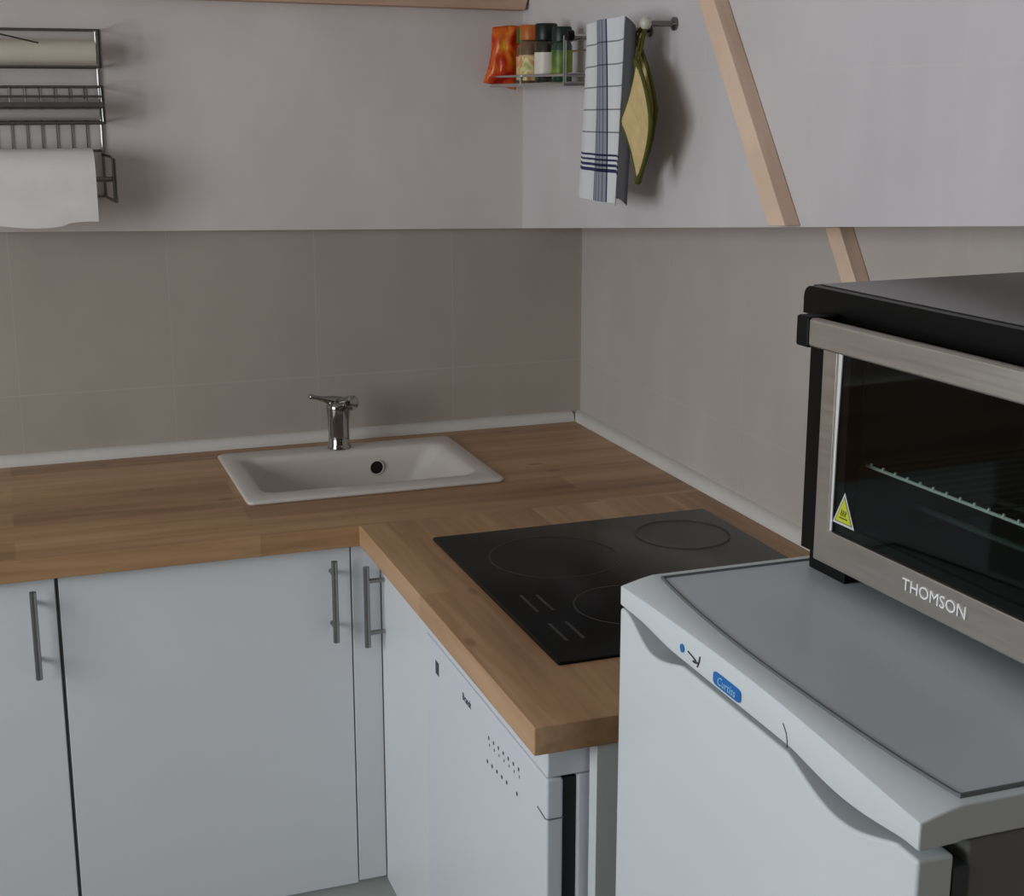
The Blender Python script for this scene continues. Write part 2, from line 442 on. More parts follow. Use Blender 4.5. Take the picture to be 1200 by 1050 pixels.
MB().lathe([(0, -0.0062), (0.0044, -0.0044), (0.0062, 0), (0.0044, 0.0044), (0, 0.0062)], (fx - 0.054, fy + 0.006, fz + 0.1105), n=14).build('lever_tip', 'chrome', lv, angle=80)

# ------------------------------------------------------------------ hob
hx0, hx1, hy1, hy0 = -0.5813, -0.0752, -0.7598, -1.3306
hb = thing('hob', 'flat black glass hob set into the right arm of the worktop', 'hob', ((hx0 + hx1) / 2, (hy0 + hy1) / 2, 0.9))
MB().loops([rrect(hx0, hx1, hy0, hy1, .003, .9002, 3), rrect(hx0, hx1, hy0, hy1, .003, .9040, 3), rrect(hx0 + .0015, hx1 - .0015, hy0 + .0015, hy1 - .0015, .003, .9052, 3)]).build('glass_plate', 'black_glass', hb, angle=50)
def flat_ring(cx, cy, r, w, z=0.90535):
    n = 56; mb = MB()
    rg = lambda q, zz: [(cx + q * math.cos(2 * PI * k / n), cy + q * math.sin(2 * PI * k / n), zz) for k in range(n)]
    mb.loops([rg(r - w, z), rg(r - w, z + .0002), rg(r, z + .0002), rg(r, z), rg(r - w, z)], False, False)
    return mb
for cx, cy, r in ((-0.428, -0.924, 0.105), (-0.180, -0.885, 0.080), (-0.405, -1.165, 0.082), (-0.180, -1.175, 0.100)):
    flat_ring(cx, cy, r, 0.0022).build('cooking_zone', 'hob_print', hb)
for x, y0, y1 in ((-0.541, -1.076, -1.150), (-0.518, -1.083, -1.149), (-0.543, -1.197, -1.265), (-0.518, -1.198, -1.264)):
    MB().box(x - .0022, x + .0022, y1, y0, 0.90535, 0.90555).build('touch_control', 'hob_print', hb)

# ------------------------------------------------------------------ base cabinets
def bar_handle(door, x, y, z0, z1, out, n=10):
    """bar pull standing off the door; out is the unit vector pointing into the room, (x, y) the bar's axis"""
    mb = MB().tube([(x, y, z0), (x, y, z1)], 0.0056, 14)
    for z in (z0 + 0.026, z1 - 0.026):
        mb.tube([(x, y, z), (x - out[0] * 0.029, y - out[1] * 0.029, z)], 0.0042, n)
    return mb.build('handle', 'steel_bar', door, angle=50)
DF = -0.618
def side(mb, x0, x1, notch=False):
    p = [(-.598, .20), (-.025, .20), (-.025, .8620), (-.598, .8620)]
    if notch: p = [(-.598, .20), (-.025, .20), (-.025, .735), (-.50, .735), (-.50, .8620), (-.598, .8620)]
    mb.prism(p, 'x', x0, x1)
def cabinet(name, label, x0, x1, gapl, gapr, notch=False):
    c = thing(name, label, 'kitchen cabinet', ((x0 + x1) / 2, -0.31, 0.2))
    mb = MB()
    side(mb, x0, x0 + .016); side(mb, x1 - .016, x1, notch)
    mb.box(x0 + .016, x1 - .016, -.598, -.025, .20, .216); mb.box(x0 + .016, x1 - .016, -.031, -.025, .216, .8620)
    mb.build('carcass', 'carcass', c, weld=False)
    d = MB().box(x0 + gapl, x1 - gapr, DF, DF + .018, .205, .8600).build('door', 'white_door', c, bevel=0.0012)
    return c, d
cA, dA = cabinet('base_cabinet', 'leftmost white base cabinet, cut off by the picture edge, bar handle by its right edge', -1.680, -1.1815, .002, .0025)
bar_handle(dA, -1.2188, -0.6475, 0.697, 0.847, (0, -1))
cB, dB = cabinet('base_cabinet', 'wide white base cabinet below the sink, bar handle by its right edge', -1.1805, -0.690, .0025, .0008, True)
bar_handle(dB, -0.7252, -0.6475, 0.695, 0.843, (0, -1))

cc = thing('corner_cabinet', 'white corner base cabinet with narrow filler and handle under the inner worktop corner', 'kitchen cabinet', (-0.40, -0.6, 0.2))
mb = MB()
side(mb, -.689, -.673, True); mb.box(-.600, -.03, -.925, -.909, .20, .8620)
mb.box(-.673, -.03, -.598, -.025, .20, .216); mb.box(-.600, -.03, -.909, -.598, .20, .216); mb.box(-.046, -.03, -.909, -.025, .216, .8620)
mb.build('carcass', 'carcass', cc, weld=False)
MB().box(-.6885, -.6364, DF, DF + .018, .209, .8600).build('filler_panel', 'white_door', cc, bevel=0.0012)
dC = MB().box(-.6362, -.6182, -.9260, -.6205, .205, .8600).build('door', 'white_door', cc, bevel=0.0012)
bar_handle(dC, -0.6690, -0.6465, 0.678, 0.826, (-1, 0))

k = MB().prism([(-1.68, -0.596), (-0.6135, -0.596), (-0.6135, -0.925), (-0.5975, -0.925), (-0.5975, -0.580), (-1.68, -0.580)], 'z', 0.0, 0.1985).build('plinth_board', 'plinth')
tag(k, 'grey plinth board set back under the white base cabinets', 'plinth')

# ------------------------------------------------------------------ dishwasher
dw = thing('dishwasher', 'white freestanding dishwasher under the right arm of the worktop', 'dishwasher', (-0.35, -1.195, 0.0))
y0, y1 = -1.4580, -0.9350
MB().box(-.6060, -.05, y0, y1, .0, .8105).build('body', 'dw_white', dw, bevel=0.004)
MB().box(-.6465, -.05, y0, y1, .8118, .8580).build('lid', 'dw_white', dw, bevel=0.003, seg=3)
MB().box(-.6240, -.6065, y0 + .004, y1 - .004, .10, .8075).build('gasket_shade_strip', 'dw_dark', dw)  # near-black strip stands in for shade in the gap behind the door
cp = MB().box(-.6470, -.6245, y0, y1, .11, .8095).build('door', 'dw_white', dw, bevel=0.004, seg=3)
MB().tube([(-.6472, y0 + .030, .7600), (-.6474, y0 + .004, .7570), (-.6445, y0 - .0002, .7565), (-.6250, y0 - .0002, .7565)], .0009, 6).build('panel_seam', 'groove', cp)
MB().box(-.59, -.57, y0 + .01, y1 - .01, 0, .1).build('toe_plate', 'dw_dark', dw)
X = -0.6474
part_label(MB().box(X, X + .0006, -1.0060, -.9890, .7635, .7845).build('rating_sticker', 'ink', cp), 'small dark square sticker')
text('brand_lettering', 'Brandt', 0.016, 'ink', cp, (X, -1.1430, .7815), (0, -1, 0), (0, 0, 1), 0.0002, sx=0.9)
for i in range(7):
    yy = -1.2400 - i * 0.0198; zz = .7655 + .0016 * i
    MB().box(X, X + .0004, yy - .0022, yy + .0022, zz, zz + .0046).build('program_symbol', 'ink', cp)
    MB().box(X, X + .0004, yy - .0045, yy - .0020, zz - .0085, zz - .0050).build('program_symbol', 'ink', cp)
    if i != 5:
        MB().lathe([(0, 0), (0.0028, 0), (0.0028, -0.0006), (0, -0.0006)], (X + .0005, yy + .006, zz - .0350), 'x', 12).build('button', 'ink', cp)

ep = MB().box(-.594, -.02, -1.4885, -1.4660, 0, .8625).build('end_panel', 'panel', bevel=0.001)
tag(ep, 'white upright panel closing the worktop end between dishwasher and fridge', 'end panel')

# ------------------------------------------------------------------ refrigerator
fr = thing('refrigerator', 'white under-counter fridge with rounded top, standing right of the worktop end', 'refrigerator', (-0.3, -1.84, 0.0))
FY0, FY1 = -2.1190, -1.5610
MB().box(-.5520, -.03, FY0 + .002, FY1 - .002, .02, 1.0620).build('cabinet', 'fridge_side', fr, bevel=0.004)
def sm(t): t = max(0, min(1, t)); return t * t * (3 - 2 * t)
def bumpf(y, a, b):      # 0..1..0 lens between a and b
    if y <= a or y >= b: return 0.0
    return math.sin(PI * (y - a) / (b - a)) ** 1.2
NY = 96
ys = [FY1 + (FY0 - FY1) * i / NY for i in range(NY + 1)]
def door_top(y):
    return 1.0538 + 0.0102 * sm((y + 1.64) / 0.06) - 0.0150 * bumpf(y, -1.716, -1.572) - 0.0215 * bumpf(y, -2.090, -1.922) - 0.001 * sm((-2.0 - y) / 0.1)
def fascia_bottom(y):
    return 1.0612 + 0.0062 * sm((y + 1.70) / 0.10) - 0.0075 * bumpf(y, -2.10, -1.93) - 0.0006
mb = MB()
poly = [(y, door_top(y)) for y in ys]
rx = [(FY0 + .0015, .06), (FY1 - .0015, .06)]
door = MB().prism(poly + [(FY0, .06), (FY1, .06)], 'x', -.6000, -.5660).build('door', 'fridge', fr, bevel=0.0035, seg=3)
mbt = MB().prism([(y, door_top(y) - .012) for y in ys] + [(FY0 + .004, .07), (FY1 - .004, .07)], 'x', -.5655, -.5525).build('gasket_shade_strip', 'gasket', fr)
# lid: vertical fascia, softly sloping lip and the flat top behind an arched line
def arc_x(y):
    t = (y - (FY0 + FY1) / 2) / ((FY1 - FY0) / 2)
    return -0.5600 - 0.0330 * (1 - t * t)
def gx(y):
    t = (y - (FY0 + FY1) / 2) / ((FY1 - FY0) / 2)
    return arc_x(y) + .006 + .013 * (1 - t * t)
def zt(y): return 1.0985 - 0.0048 * sm((-1.86 - y) / 0.26)
def fas_top(y): return zt(y) - 0.0085 + 0.0062 * (1 - ((y - (FY0 + FY1) / 2) / ((FY1 - FY0) / 2)) ** 2)
rings = []
for i, y in enumerate(ys):
    e = 0.0
    ft = fas_top(y); ax_ = gx(y) - .008; z1 = zt(y); fb = fascia_bottom(y)
    rings.append([(-.03, y, 1.0630), (-.560, y, 1.0630), (-.566, y, fb + .001), (-.5995, y, fb), (-.6000, y, fb + .002),
                  (-.6000, y, ft - .0016), (-.5996, y, ft - .0005), (-.5986, y, ft),
                  (ax_ * .6 - .5986 * .4, y, ft * .4 + z1 * .6 + .0006), (ax_, y, z1), (ax_ + .006, y, z1 + .0002), (-.03, y, z1 + .0002)])
lid = MB().loops(rings).build('lid', 'fridge', fr, bevel=0.003, seg=3, angle=40)
lid.modifiers['bevel'].angle_limit = math.radians(66)
# groove line and slightly darker inlaid top
yA, yB = FY1 - 0.017, FY0 + 0.010
gl = [(-.05, yA, zt(yA) + .0002)] + [(gx(y), y, zt(y) + .0002) for y in ys if yB < y < yA] + [(-.05, yB, zt(yB) + .0002)]
inl = [[(x, y, zt(y) + h) for x, h in ((-.05, .0003), (-.05, .0009), (gx(y) + .001, .0009), (gx(y) + .001, .0003))] for y in ys if yB <= y <= yA]
top = MB().loops(inl).build('top_panel', 'fridge_top', lid)
MB().tube(gl, 0.0024, 6).build('groove', 'groove', lid)
# badge and marks on the fascia
bz = 1.0715
bd = MB().loops([[(xx, y, z) for (y, z) in [(-1.8130 + .0275 * (1 if abs(math.cos(a)) > 1e-9 and math.cos(a) > 0 else -1) * min(1, abs(math.cos(a)) ** .25) * s_, bz + .0068 * (1 if math.sin(a) >= 0 else -1) * abs(math.sin(a)) ** .5 * s_) for a in [2 * PI * k / 40 for k in range(40)]]] for xx, s_ in ((-.6002, 1), (-.6012, 1), (-.6016, .93))]).build('badge', 'badge', lid)
part_label(bd, 'small blue maker badge')
text('badge_lettering', 'Curtiss', 0.0125, 'badge_text', bd, (-.6019, -1.8130, bz), (0, -1, 0), (0, 0, 1), 0.0002, shear=0.3)
mk = MB().lathe([(0, 0), (0.0046, 0), (0.0046, -.0008), (0, -.0008)], (-.6002, -1.7170, 1.0745), 'x', 16).build('logo_dot', 'badge', lid)
lg = MB()
lg.tube([(-.6005, -1.7300, 1.0760), (-.6005, -1.7390, 1.0745), (-.6005, -1.7480, 1.0725)], 0.0008, 6)
lg.tube([(-.6005, -1.7560, 1.0800), (-.6005, -1.7545, 1.0735), (-.6005, -1.7510, 1.0675)], 0.0009, 6)
lg.tube([(-.6005, -1.7420, 1.0700), (-.6005, -1.7480, 1.0705), (-.6005, -1.7540, 1.0725)], 0.0012, 6)
lg.build('logo_mark', 'ink', lid)
MB().tube([(-.6002, -1.9165, 1.0790), (-.6002, -1.9225, 1.0725), (-.6002, -1.9250, 1.0655), (-.6002, -1.9247, 1.0590)], 0.0007, 6).build('seam_line', 'groove', lid)
for y in (FY0 + .06, FY1 - .06):
    MB().lathe([(0, 0), (.02, 0), (.02, .022), (0, .022)], (-.5, y, 0)).build('foot', 'plastic_black', fr)
    MB().lathe([(0, 0), (.02, 0), (.02, .022), (0, .022)], (-.08, y, 0)).build('foot', 'plastic_black', fr)

# ------------------------------------------------------------------ table-top oven (built in its own axes: x = depth, -y = to the right)
ovn = thing('toaster_oven', 'black and steel table-top oven with glass door, standing on the fridge', 'oven', (-0.3860, -1.6010, 1.0994), local=True)
ovn.rotation_euler = (0, 0, math.radians(3.0))
OW, OD, H0, H1, OL = 0.50, 0.33, 0.0225, 0.3230, 0.0125
gx0, gx1, gz0, gz1 = -0.070, -0.425, 0.066, 0.262        # glass opening, y and z
# hollow body: sides, back, floor, roof and the bezel round the door
mb = MB()
mb.box(0, OD, OL - .006, OL, H0, H1); mb.box(0, OD, -OW, -OW + .006, H0, H1)
mb.box(OD - .006, OD, -OW + .006, OL - .006, H0, H1); mb.box(0, OD - .006, -OW + .006, OL - .006, H0, H0 + .006)
mb.box(0, OD - .006, -OW + .006, OL - .006, H1 - .006, H1)
mb.box(0, .02, -.058, OL - .006, H0 + .006, H1 - .006); mb.box(0, .02, -OW + .006, gx1 - .006, H0 + .006, H1 - .006)
mb.box(0, .02, gx1 - .006, -.058, gz1 + .012, H1 - .006); mb.box(0, .02, gx1 - .006, -.058, H0 + .006, gz0 - .012)
mb.build('body', 'oven_black', ovn, weld=False, smooth=False)
fb_ = MB()
n = 8; prof = []
for cy, cz, a0 in ((OL - .012, H1 - .012, 0), (-OW + .012, H1 - .012, PI / 2)):
    for k_ in range(n + 1):
        a = a0 + PI / 2 * k_ / n; prof.append((cy + .0125 * math.cos(a), cz + .0125 * math.sin(a)))
prof += [(-OW - .0005, H1 - .030), (OL + .0005, H1 - .030)]
fb_.prism(prof, 'x', -.012, -.0002).build('front_bezel', 'oven_black', ovn, angle=40)
MB().box(.004, OD - .002, -OW + .006, OL - .006, H1 + .0002, H1 + .0012).build('top_plate', 'oven_top', ovn, bevel=0.0004)
cav = MB()
cy0, cy1, cz0, cz1, cxb = gx1 - .004, -.060, gz0 - .010, gz1 + .010, .285
cav.box(.021, cxb, cy1, cy1 + .003, cz0, cz1); cav.box(.021, cxb, cy0 - .003, cy0, cz0, cz1)
cav.box(.021, cxb, cy0, cy1, cz0 - .003, cz0); cav.box(.021, cxb, cy0, cy1, cz1, cz1 + .003); cav.box(cxb, cxb + .003, cy0, cy1, cz0, cz1)
cav.build('cavity', 'oven_in', ovn, weld=False, smooth=False)
# door
dx0, dx1 = -.014, -.0005
dl, drr, db, dt = -.0310, -.482, .0225, .2910
odoor = MB()
ring_o = [(dl, db), (drr, db), (drr, dt), (dl, dt)]; ring_i = [(gx0 + .014, gz0 - .004), (gx1 - .014, gz0 - .004), (gx1 - .014, gz1 + .010), (gx0 + .014, gz1 + .010)]
odoor.loops([[(dx1, *p) for p in ring_i], [(dx1, *p) for p in ring_o], [(dx0, *p) for p in ring_o], [(dx0, *p) for p in ring_i], [(dx1, *p) for p in ring_i]], False, False)
odoor = odoor.build('door', 'oven_steel', ovn, bevel=0.0012)
bev = MB()   # polished bevel inside the left stile
bev.prism([(gx0 + .0138, gz0 - .0038), (gx0 + .0138, gz1 + .0098), (gx0 + .0068, gz1 + .0098), (gx0 + .0098, gz0 + .10), (gx0 + .0105, gz0 - .0038)], 'x', -.0118, -.0105).build('stile_bevel', 'oven_bright', odoor)
bfr = MB()
ro = [(gx0 + .0138, gz0 - .0038), (gx1 - .0138, gz0 - .0038), (gx1 - .0138, gz1 + .0098), (gx0 + .0138, gz1 + .0098)]
ri = [(gx0 - .004, gz0 + .006), (gx1 + .004, gz0 + .006), (gx1 + .004, gz1), (gx0 - .004, gz1)]
bfr.loops([[(-.0025, *p) for p in ri], [(-.0025, *p) for p in ro], [(-.0090, *p) for p in ro], [(-.0090, *p) for p in ri], [(-.0025, *p) for p in ri]], False, False).build('glass_surround', 'plastic_black', odoor)
MB().box(-.0105, -.0092, gx1 - .012, gx0 + .012, gz0 - .002, gz1 + .008).build('glass_pane', 'oven_glass', odoor)
# handle
hd = MB().box(-.0525, -.0400, -.4655, -.0545, .2690, .2990).build('handle', 'oven_steel', odoor, bevel=0.003, seg=3)
for yy in (-.0480, -.4720):
    part_label(MB().box(-.0545, -.0145, yy - .0115, yy + .0115, .2675, .3005).build('handle_end', 'plastic_black', hd, bevel=0.003), 'black plastic handle end')
# lettering and warning sticker
text('brand_lettering', 'THOMSON', 0.0182, 'letters', odoor, (-.0148, -.2363, .0440), (0, -1, 0), (0, 0, 1), 0.0010, sx=1.06)
def tri(s_, x0_, x1_, cy=-.0800, cz=.0765, w=.0155, h=.0330):
    return MB().prism([(cy + w * s_, cz - h * .36 * s_), (cy - w * s_, cz - h * .36 * s_), (cy, cz + h * .64 * s_)], 'x', x0_, x1_)
tz = dict(cy=-.0790, cz=.0866, w=.0195, h=.037)
st = tri(1.0, -.0109, -.0106, **tz).build('warning_sticker', 'stick_white', odoor)
part_label(st, 'white and yellow triangular hot-surface sticker')
tri(.80, -.0111, -.0109, **tz).build('sticker_edge', 'ink', st)
tri(.74, -.0113, -.0111, **tz).build('sticker_face', 'stick_yellow', st)
wm = MB()
for q_ in (-.0035, 0, .0035):
    c0 = -.0790 + q_
    wm.tube([(-.0114, c0, .0838), (-.0114, c0 + .0010, .0861), (-.0114, c0 - .0010, .0884), (-.0114, c0, .0906)], .0007, 5)
wm.box(-.0115, -.0113, -.0860, -.0720, .0806, .0822)
wm.build('sticker_symbol', 'stick_mark', st)
# rack, element bars
rk = MB()
rz = .1320
rk.tube([(.030, -.0595, rz), (.030, gx1 - .001, rz)], .0019, 8)
cw = MB(); cw.tube([(.270, -.0595, rz), (.270, gx1 - .001, rz)], .0019, 8)
i = 0
yy = -.070
while yy > gx1 + .004:
    cw.tube([(.031, yy, rz + .0024), (.272, yy, rz + .0024)], .0013, 6); rk.tube([(.0285, yy, rz + .0010), (.0285, yy, rz + .0046)], .0015, 6); yy -= .0205
wr = part_label(rk.build('wire_rack', 'rack_lit', ovn, weld=False), 'front wire of the oven shelf, painted bright as if lit')
cw.build('cross_wire', 'rack_shaded', wr)
for zz, xx in ((gz1 - .030, .10), (gz1 - .030, .20), (gz0 + .012, .10), (gz0 + .012, .20)):
    MB().tube([(xx, -.0595, zz), (xx, gx1 - .0005, zz)], .0035, 10).build('heating_element', 'oven_in', ovn)
for xx in (.03, .29):
    for yy in (-.032, -.455):
        MB().box(xx - .026, xx + .022, yy - .034, yy + .034, 0.0, H0 - .0002).build('foot', 'plastic_black', ovn, bevel=0.002)

# ------------------------------------------------------------------ roll dispenser on the back wall
rd = thing('roll_rack', 'chromed wire roll holder on the back wall, top left', 'rack', (-1.2, -0.022, 1.43))
RX0, RX1 = -1.400, -1.022
def loop_yz(x, pts): return [(x, a, b_) for a, b_ in pts]
for x in (RX0, RX1):
    W = MB()
    W.tube(loop_yz(x, [(-.0245, 1.430), (-.0245, 1.745), (-.110, 1.742), (-.110, 1.676), (-.0245, 1.676)]), .0026, 8)
    W.tube(loop_yz(x, [(-.0245, 1.640), (-.105, 1.640), (-.105, 1.574), (-.0245, 1.574)]), .0026, 8)
    W.build('side_frame', 'wire', rd)
W = MB()
for y_, z_ in ((-.110, 1.742), (-.110, 1.676), (-.0245, 1.745), (-.0245, 1.715), (-.0245, 1.676), (-.105, 1.640), (-.105, 1.6225), (-.105, 1.602), (-.105, 1.574), (-.0245, 1.640), (-.0245, 1.574), (-.0245, 1.520), (-.0245, 1.432)):
    W.tube([(RX0, y_, z_), (RX1, y_, z_)], .0024 if z_ not in (1.574,) else .0033, 8)
W.build('cross_wire', 'wire', rd)
W = MB()
for i in range(13):
    x = RX1 - .028 - i * .0275
    W.tube([(x, -.0235, 1.640), (x, -.0235, 1.432)], .0014, 6)
    W.tube([(x, -.105, 1.640), (x, -.105, 1.602), (x, -.060, 1.596)], .0014, 6)
W.build('grid_wire', 'wire', rd)
W = MB()   # cutting rail in front of the lower foil roll
W.box(RX0, RX1, -.1085, -.1055, 1.6035, 1.6125).build('cutting_rail', 'steel_bar', rd)
W = MB()
W.tube([(RX1 - .002, -.026, 1.512), (RX1 + .012, -.060, 1.509), (RX1 + .012, -.120, 1.506), (RX1 + .012, -.124, 1.450), (RX1 + .012, -.120, 1.428), (RX1 + .004, -.060, 1.430), (RX1 - .002, -.026, 1.433)], .0030, 8)
W.tube([(RX1 + .012, -.090, 1.507), (RX1 + .012, -.090, 1.430)], .0024, 8)
W.tube([(RX1 + .012, -.088, 1.468), (RX1 - .030, -.086, 1.468)], .0050, 8)
W.build('roll_bracket', 'wire', rd)
W = MB()
W.tube([(RX0 + .002, -.026, 1.512), (RX0 - .012, -.060, 1.509), (RX0 - .012, -.120, 1.506), (RX0 - .012, -.120, 1.428), (RX0 + .002, -.026, 1.433)], .0030, 8)
W.build('roll_bracket', 'wire', rd)
W = MB().tube([(RX0, -.108, 1.728), (-1.26, -.112, 1.738), (-1.20, -.112, 1.734), (-1.130, -.112, 1.718)], .0016, 6).build('tear_wire', 'wire', rd)

def roll(name, label, cat, m, x0, x1, y, z, r, core=.012):
    t = thing(name, label, cat, ((x0 + x1) / 2, y, z))
    MB().lathe([(core, 0), (r, 0), (r, x1 - x0), (core, x1 - x0), (core, 0)], (x0, y, z), 'x', 36).build('roll', m, t, angle=40)
    MB().lathe([(core - .0015, -.001), (core - .0002, -.001), (core - .0002, x1 - x0 + .001), (core - .0015, x1 - x0 + .001), (core - .0015, -.001)], (x0, y, z), 'x', 20).build('core', 'card', t)
    return t
roll('film_roll', 'cream roll in the topmost tier of the wire roll holder', 'roll', 'film', RX0 + .006, RX1 - .006, -.068, 1.7020, .0235)
roll('foil_roll', 'pale grey roll in the middle tier of the wire roll holder', 'roll', 'film2', RX0 + .006, RX1 - .006, -.066, 1.5985, .0200)
pt = roll('paper_towel_roll', 'white kitchen paper roll with its sheet hanging from the wire roll holder', 'paper roll', 'paper', -1.360, -1.0470, -.086, 1.468, .0590, .02)
# hanging sheet, front of the roll, hem slightly wavy
sh = []
nx = 24
for i in range(nx + 1):
    x = -1.3600 + (0.3140) * i / nx
    hem = 1.3885 + .0035 * math.sin(x * 34) - .0025 * (i / nx) + (.004 if i > nx * .8 else 0)
    col = []
    for k_ in range(13):
        a = math.radians(70 - 70 * k_ / 12)
        col.append((-.086 - .0602 * math.cos(a), 1.468 + .0602 * math.sin(a)))
    for k_ in range(1, 8):
        z = 1.468 - (1.468 - hem) * k_ / 7
        col.append((-.1462 - .0010 * math.sin(k_ * .9 + x * 20), z))
    sh.append(([(x, p, q_) for p, q_ in col] + [(x, p + .0005, q_) for p, q_ in reversed(col)]))
MB().loops(sh).build('hanging_sheet', 'paper', pt, angle=60)

# ------------------------------------------------------------------ spice rack with its contents
sr = thing('spice_rack', 'chromed wire spice rack on the right wall panel near the corner', 'rack', (-0.155, -0.26, 1.65))
AX, BX, AY, BY, SZ, STZ = -.2320, -.1560, -.0480, -.4640, 1.6450, 1.7300
W = MB()
W.tube([(AX, AY, SZ), (AX, BY, SZ), (BX, BY, SZ), (BX, AY, SZ)], .0030, 8, True)
W.tube([(AX, AY, SZ + .017), (AX, BY, SZ + .017), (BX, BY, SZ + .017), (BX, AY, SZ + .017)], .0022, 8, True)
W.build('basket_rim', 'bright_wire', sr)
W = MB()
for i in range(6):
    x = AX + (BX - AX) * i / 5
    W.tube([(x, AY, SZ + .0003), (x, BY, SZ + .0003)], .0016, 6)
for i in range(15):
    y = AY + (BY - AY) * i / 14
    W.tube([(AX, y, SZ - .0025), (BX, y, SZ - .0025)], .0014, 6)
W.build('basket_floor', 'bright_wire', sr)
for x, y, ztop in ((AX, AY, SZ + .019), (AX, -.2350, SZ + .019), (AX, BY, STZ), (BX, BY, STZ), (BX, AY, STZ)):
    MB().tube([(x, y, SZ), (x, y, ztop)], .0033 if x == AX else .0026, 8).build('post', 'bright_wire', sr)
W = MB()
W.tube([(AX, BY, STZ), (BX, BY, STZ), (BX, AY, STZ)], .0028, 8)
W.tube([(BX, BY, STZ - .022), (BX, AY, STZ - .022)], .0018, 8)
W.build('back_rail', 'bright_wire', sr)
MB().lathe([(0, 0), (.0095, 0), (.0095, .012), (0, .012)], (AX - .004, BY - .018, STZ), 'x', 16).build('end_knob', 'plastic_black', sr)

def label_mat(name, cols, scale, stretch=(1, 1, 1)):
    m = mat(name, (200, 200, 200), 0.4); g = G(m)
    f = g.noise(g.coord('Object', stretch), scale, 2, 0.4, 0.8)
    n_ = len(cols)
    g.link(g.ramp(f, [(0.28 + 0.44 * i / (n_ - 1), lin(c)) for i, c in enumerate(cols)], 'EASE'), g.b.inputs['Base Color'])
    return m
M['packet'] = label_mat('orange_red_packet', [(158, 22, 12), (206, 58, 20), (226, 104, 30), (232, 150, 26), (240, 190, 60)], 26, (1, 1, 0.8))
M['packet'].node_tree.nodes['Principled BSDF'].inputs['Roughness'].default_value = 0.25
M['lab_floral'] = label_mat('pale_green_label', [(120, 150, 60), (228, 214, 150), (214, 150, 90), (236, 226, 190)], 34)
M['lab_white'] = label_mat('white_lilac_label', [(228, 218, 206), (232, 222, 210), (160, 140, 200)], 22)
M['lab_green'] = label_mat('green_label', [(44, 92, 30), (128, 150, 34), (176, 182, 40)], 18)
M['spice_brown'] = soft('brown_spice', (112, 84, 58), 0.3, 0.2, 40, coat=0.6)
M['spice_dark'] = soft('dark_spice', (44, 40, 32), 0.25, 0.2, 40, coat=0.6)
M['spice_green'] = soft('dark_green_jar', (30, 62, 44), 0.25, 0.15, 30, coat=0.6)
M['cap_green'] = mat('green_cap', (40, 108, 34), 0.4)
M['cap_orange'] = mat('orange_brown_cap', (190, 100, 34), 0.4)
M['cap_black'] = mat('black_cap', (18, 19, 19), 0.4)
M['cap_dgreen'] = mat('dark_green_cap', (18, 40, 34), 0.4)

def jar(label, x, y, r, h, cap_h, body, lab, cap, lz0, lz1):
    z = SZ + .0026
    t = thing('spice_jar', label, 'spice jar', (x, y, z), 'spice jars in the wire rack')
    h += .0060; hb_ = h - cap_h
    MB().lathe([(0, 0), (r * .9, 0), (r, .004), (r, hb_ - .008), (r * .82, hb_ - .001), (0, hb_ - .001)], (x, y, z), n=24).build('jar', body, t, angle=50)
    MB().lathe([(r + .0002, lz0), (r + .0007, lz0), (r + .0007, lz1), (r + .0002, lz1), (r + .0002, lz0)], (x, y, z), n=24).build('paper_label', lab, t, angle=50)
    MB().lathe([(0, hb_), (r * .97, hb_), (r * .99, hb_ + .002), (r * .97, h - .003), (r * .9, h), (0, h)], (x, y, z), n=24).build('cap', cap, t, angle=50)
jar('spice jar with orange-brown cap, directly right of the orange packet', -.2000, -.2020, .0225, .1070, .0290, 'spice_brown', 'lab_floral', 'cap_orange', .006, .055)
jar('spice jar with black cap and white label, in the middle of the rack', -.2000, -.2880, .0225, .1060, .0310, 'spice_dark', 'lab_white', 'cap_black', .016, .058)
jar('dark green spice jar with green label, nearest the rack end by the towel', -.1970, -.3620, .0195, .0970, .0270, 'spice_green', 'lab_green', 'cap_dgreen', .012, .060)
jar('small spice jar with green cap, half hidden behind the orange packet', -.1780, -.1130, .0185, .1050, .0300, 'spice_brown', 'lab_floral', 'cap_green', .008, .055)

def packet():
    # crumpled pillow bag standing at the rack's left end, facing the room
    cx, cy, z0 = -.2130, -.0640, SZ + .0012
    nu, nv = 14, 16; w, h, d = .072, .1215, .032
    front, back = [], []
    for j in range(nv + 1):
        v = j / nv; rf, rb = [], []
        for i in range(nu + 1):
            u = i / nu * 2 - 1
            puff = (1 - u ** 4) * (1 - (2 * v - 1) ** 4) ** .8
            wob = .0025 * math.sin(9 * u + 5 * v) * math.sin(7 * v + 2 * u)
            ww = w / 2 * (.93 + .10 * math.cos(v * 5 + 1.0))
            x = cx + u * ww + .008 * (v - .5); z = z0 + h * v + .008 * u * (v - .4) - .004 * abs(u)
            rf.append((x, cy - d / 2 * puff - wob * puff, z)); rb.append((x, cy + d / 2 * puff + wob * puff + .0004, z))
        front.append(rf); back.append(rb)
    rings = [f + b_[::-1] for f, b_ in zip(front, back)]
    mb = MB().loops(rings)
    mb.rot(Matrix.Translation((cx, cy, z0)) @ Matrix.Rotation(math.radians(-14), 4, 'Z') @ Matrix.Rotation(math.radians(7), 4, 'Y') @ Matrix.Translation((-cx, -cy, -z0)))
    o = mb.build('snack_packet', 'packet', angle=70)
    tag(o, 'crumpled shiny orange and red packet at the left end of the spice rack', 'packet')
packet()

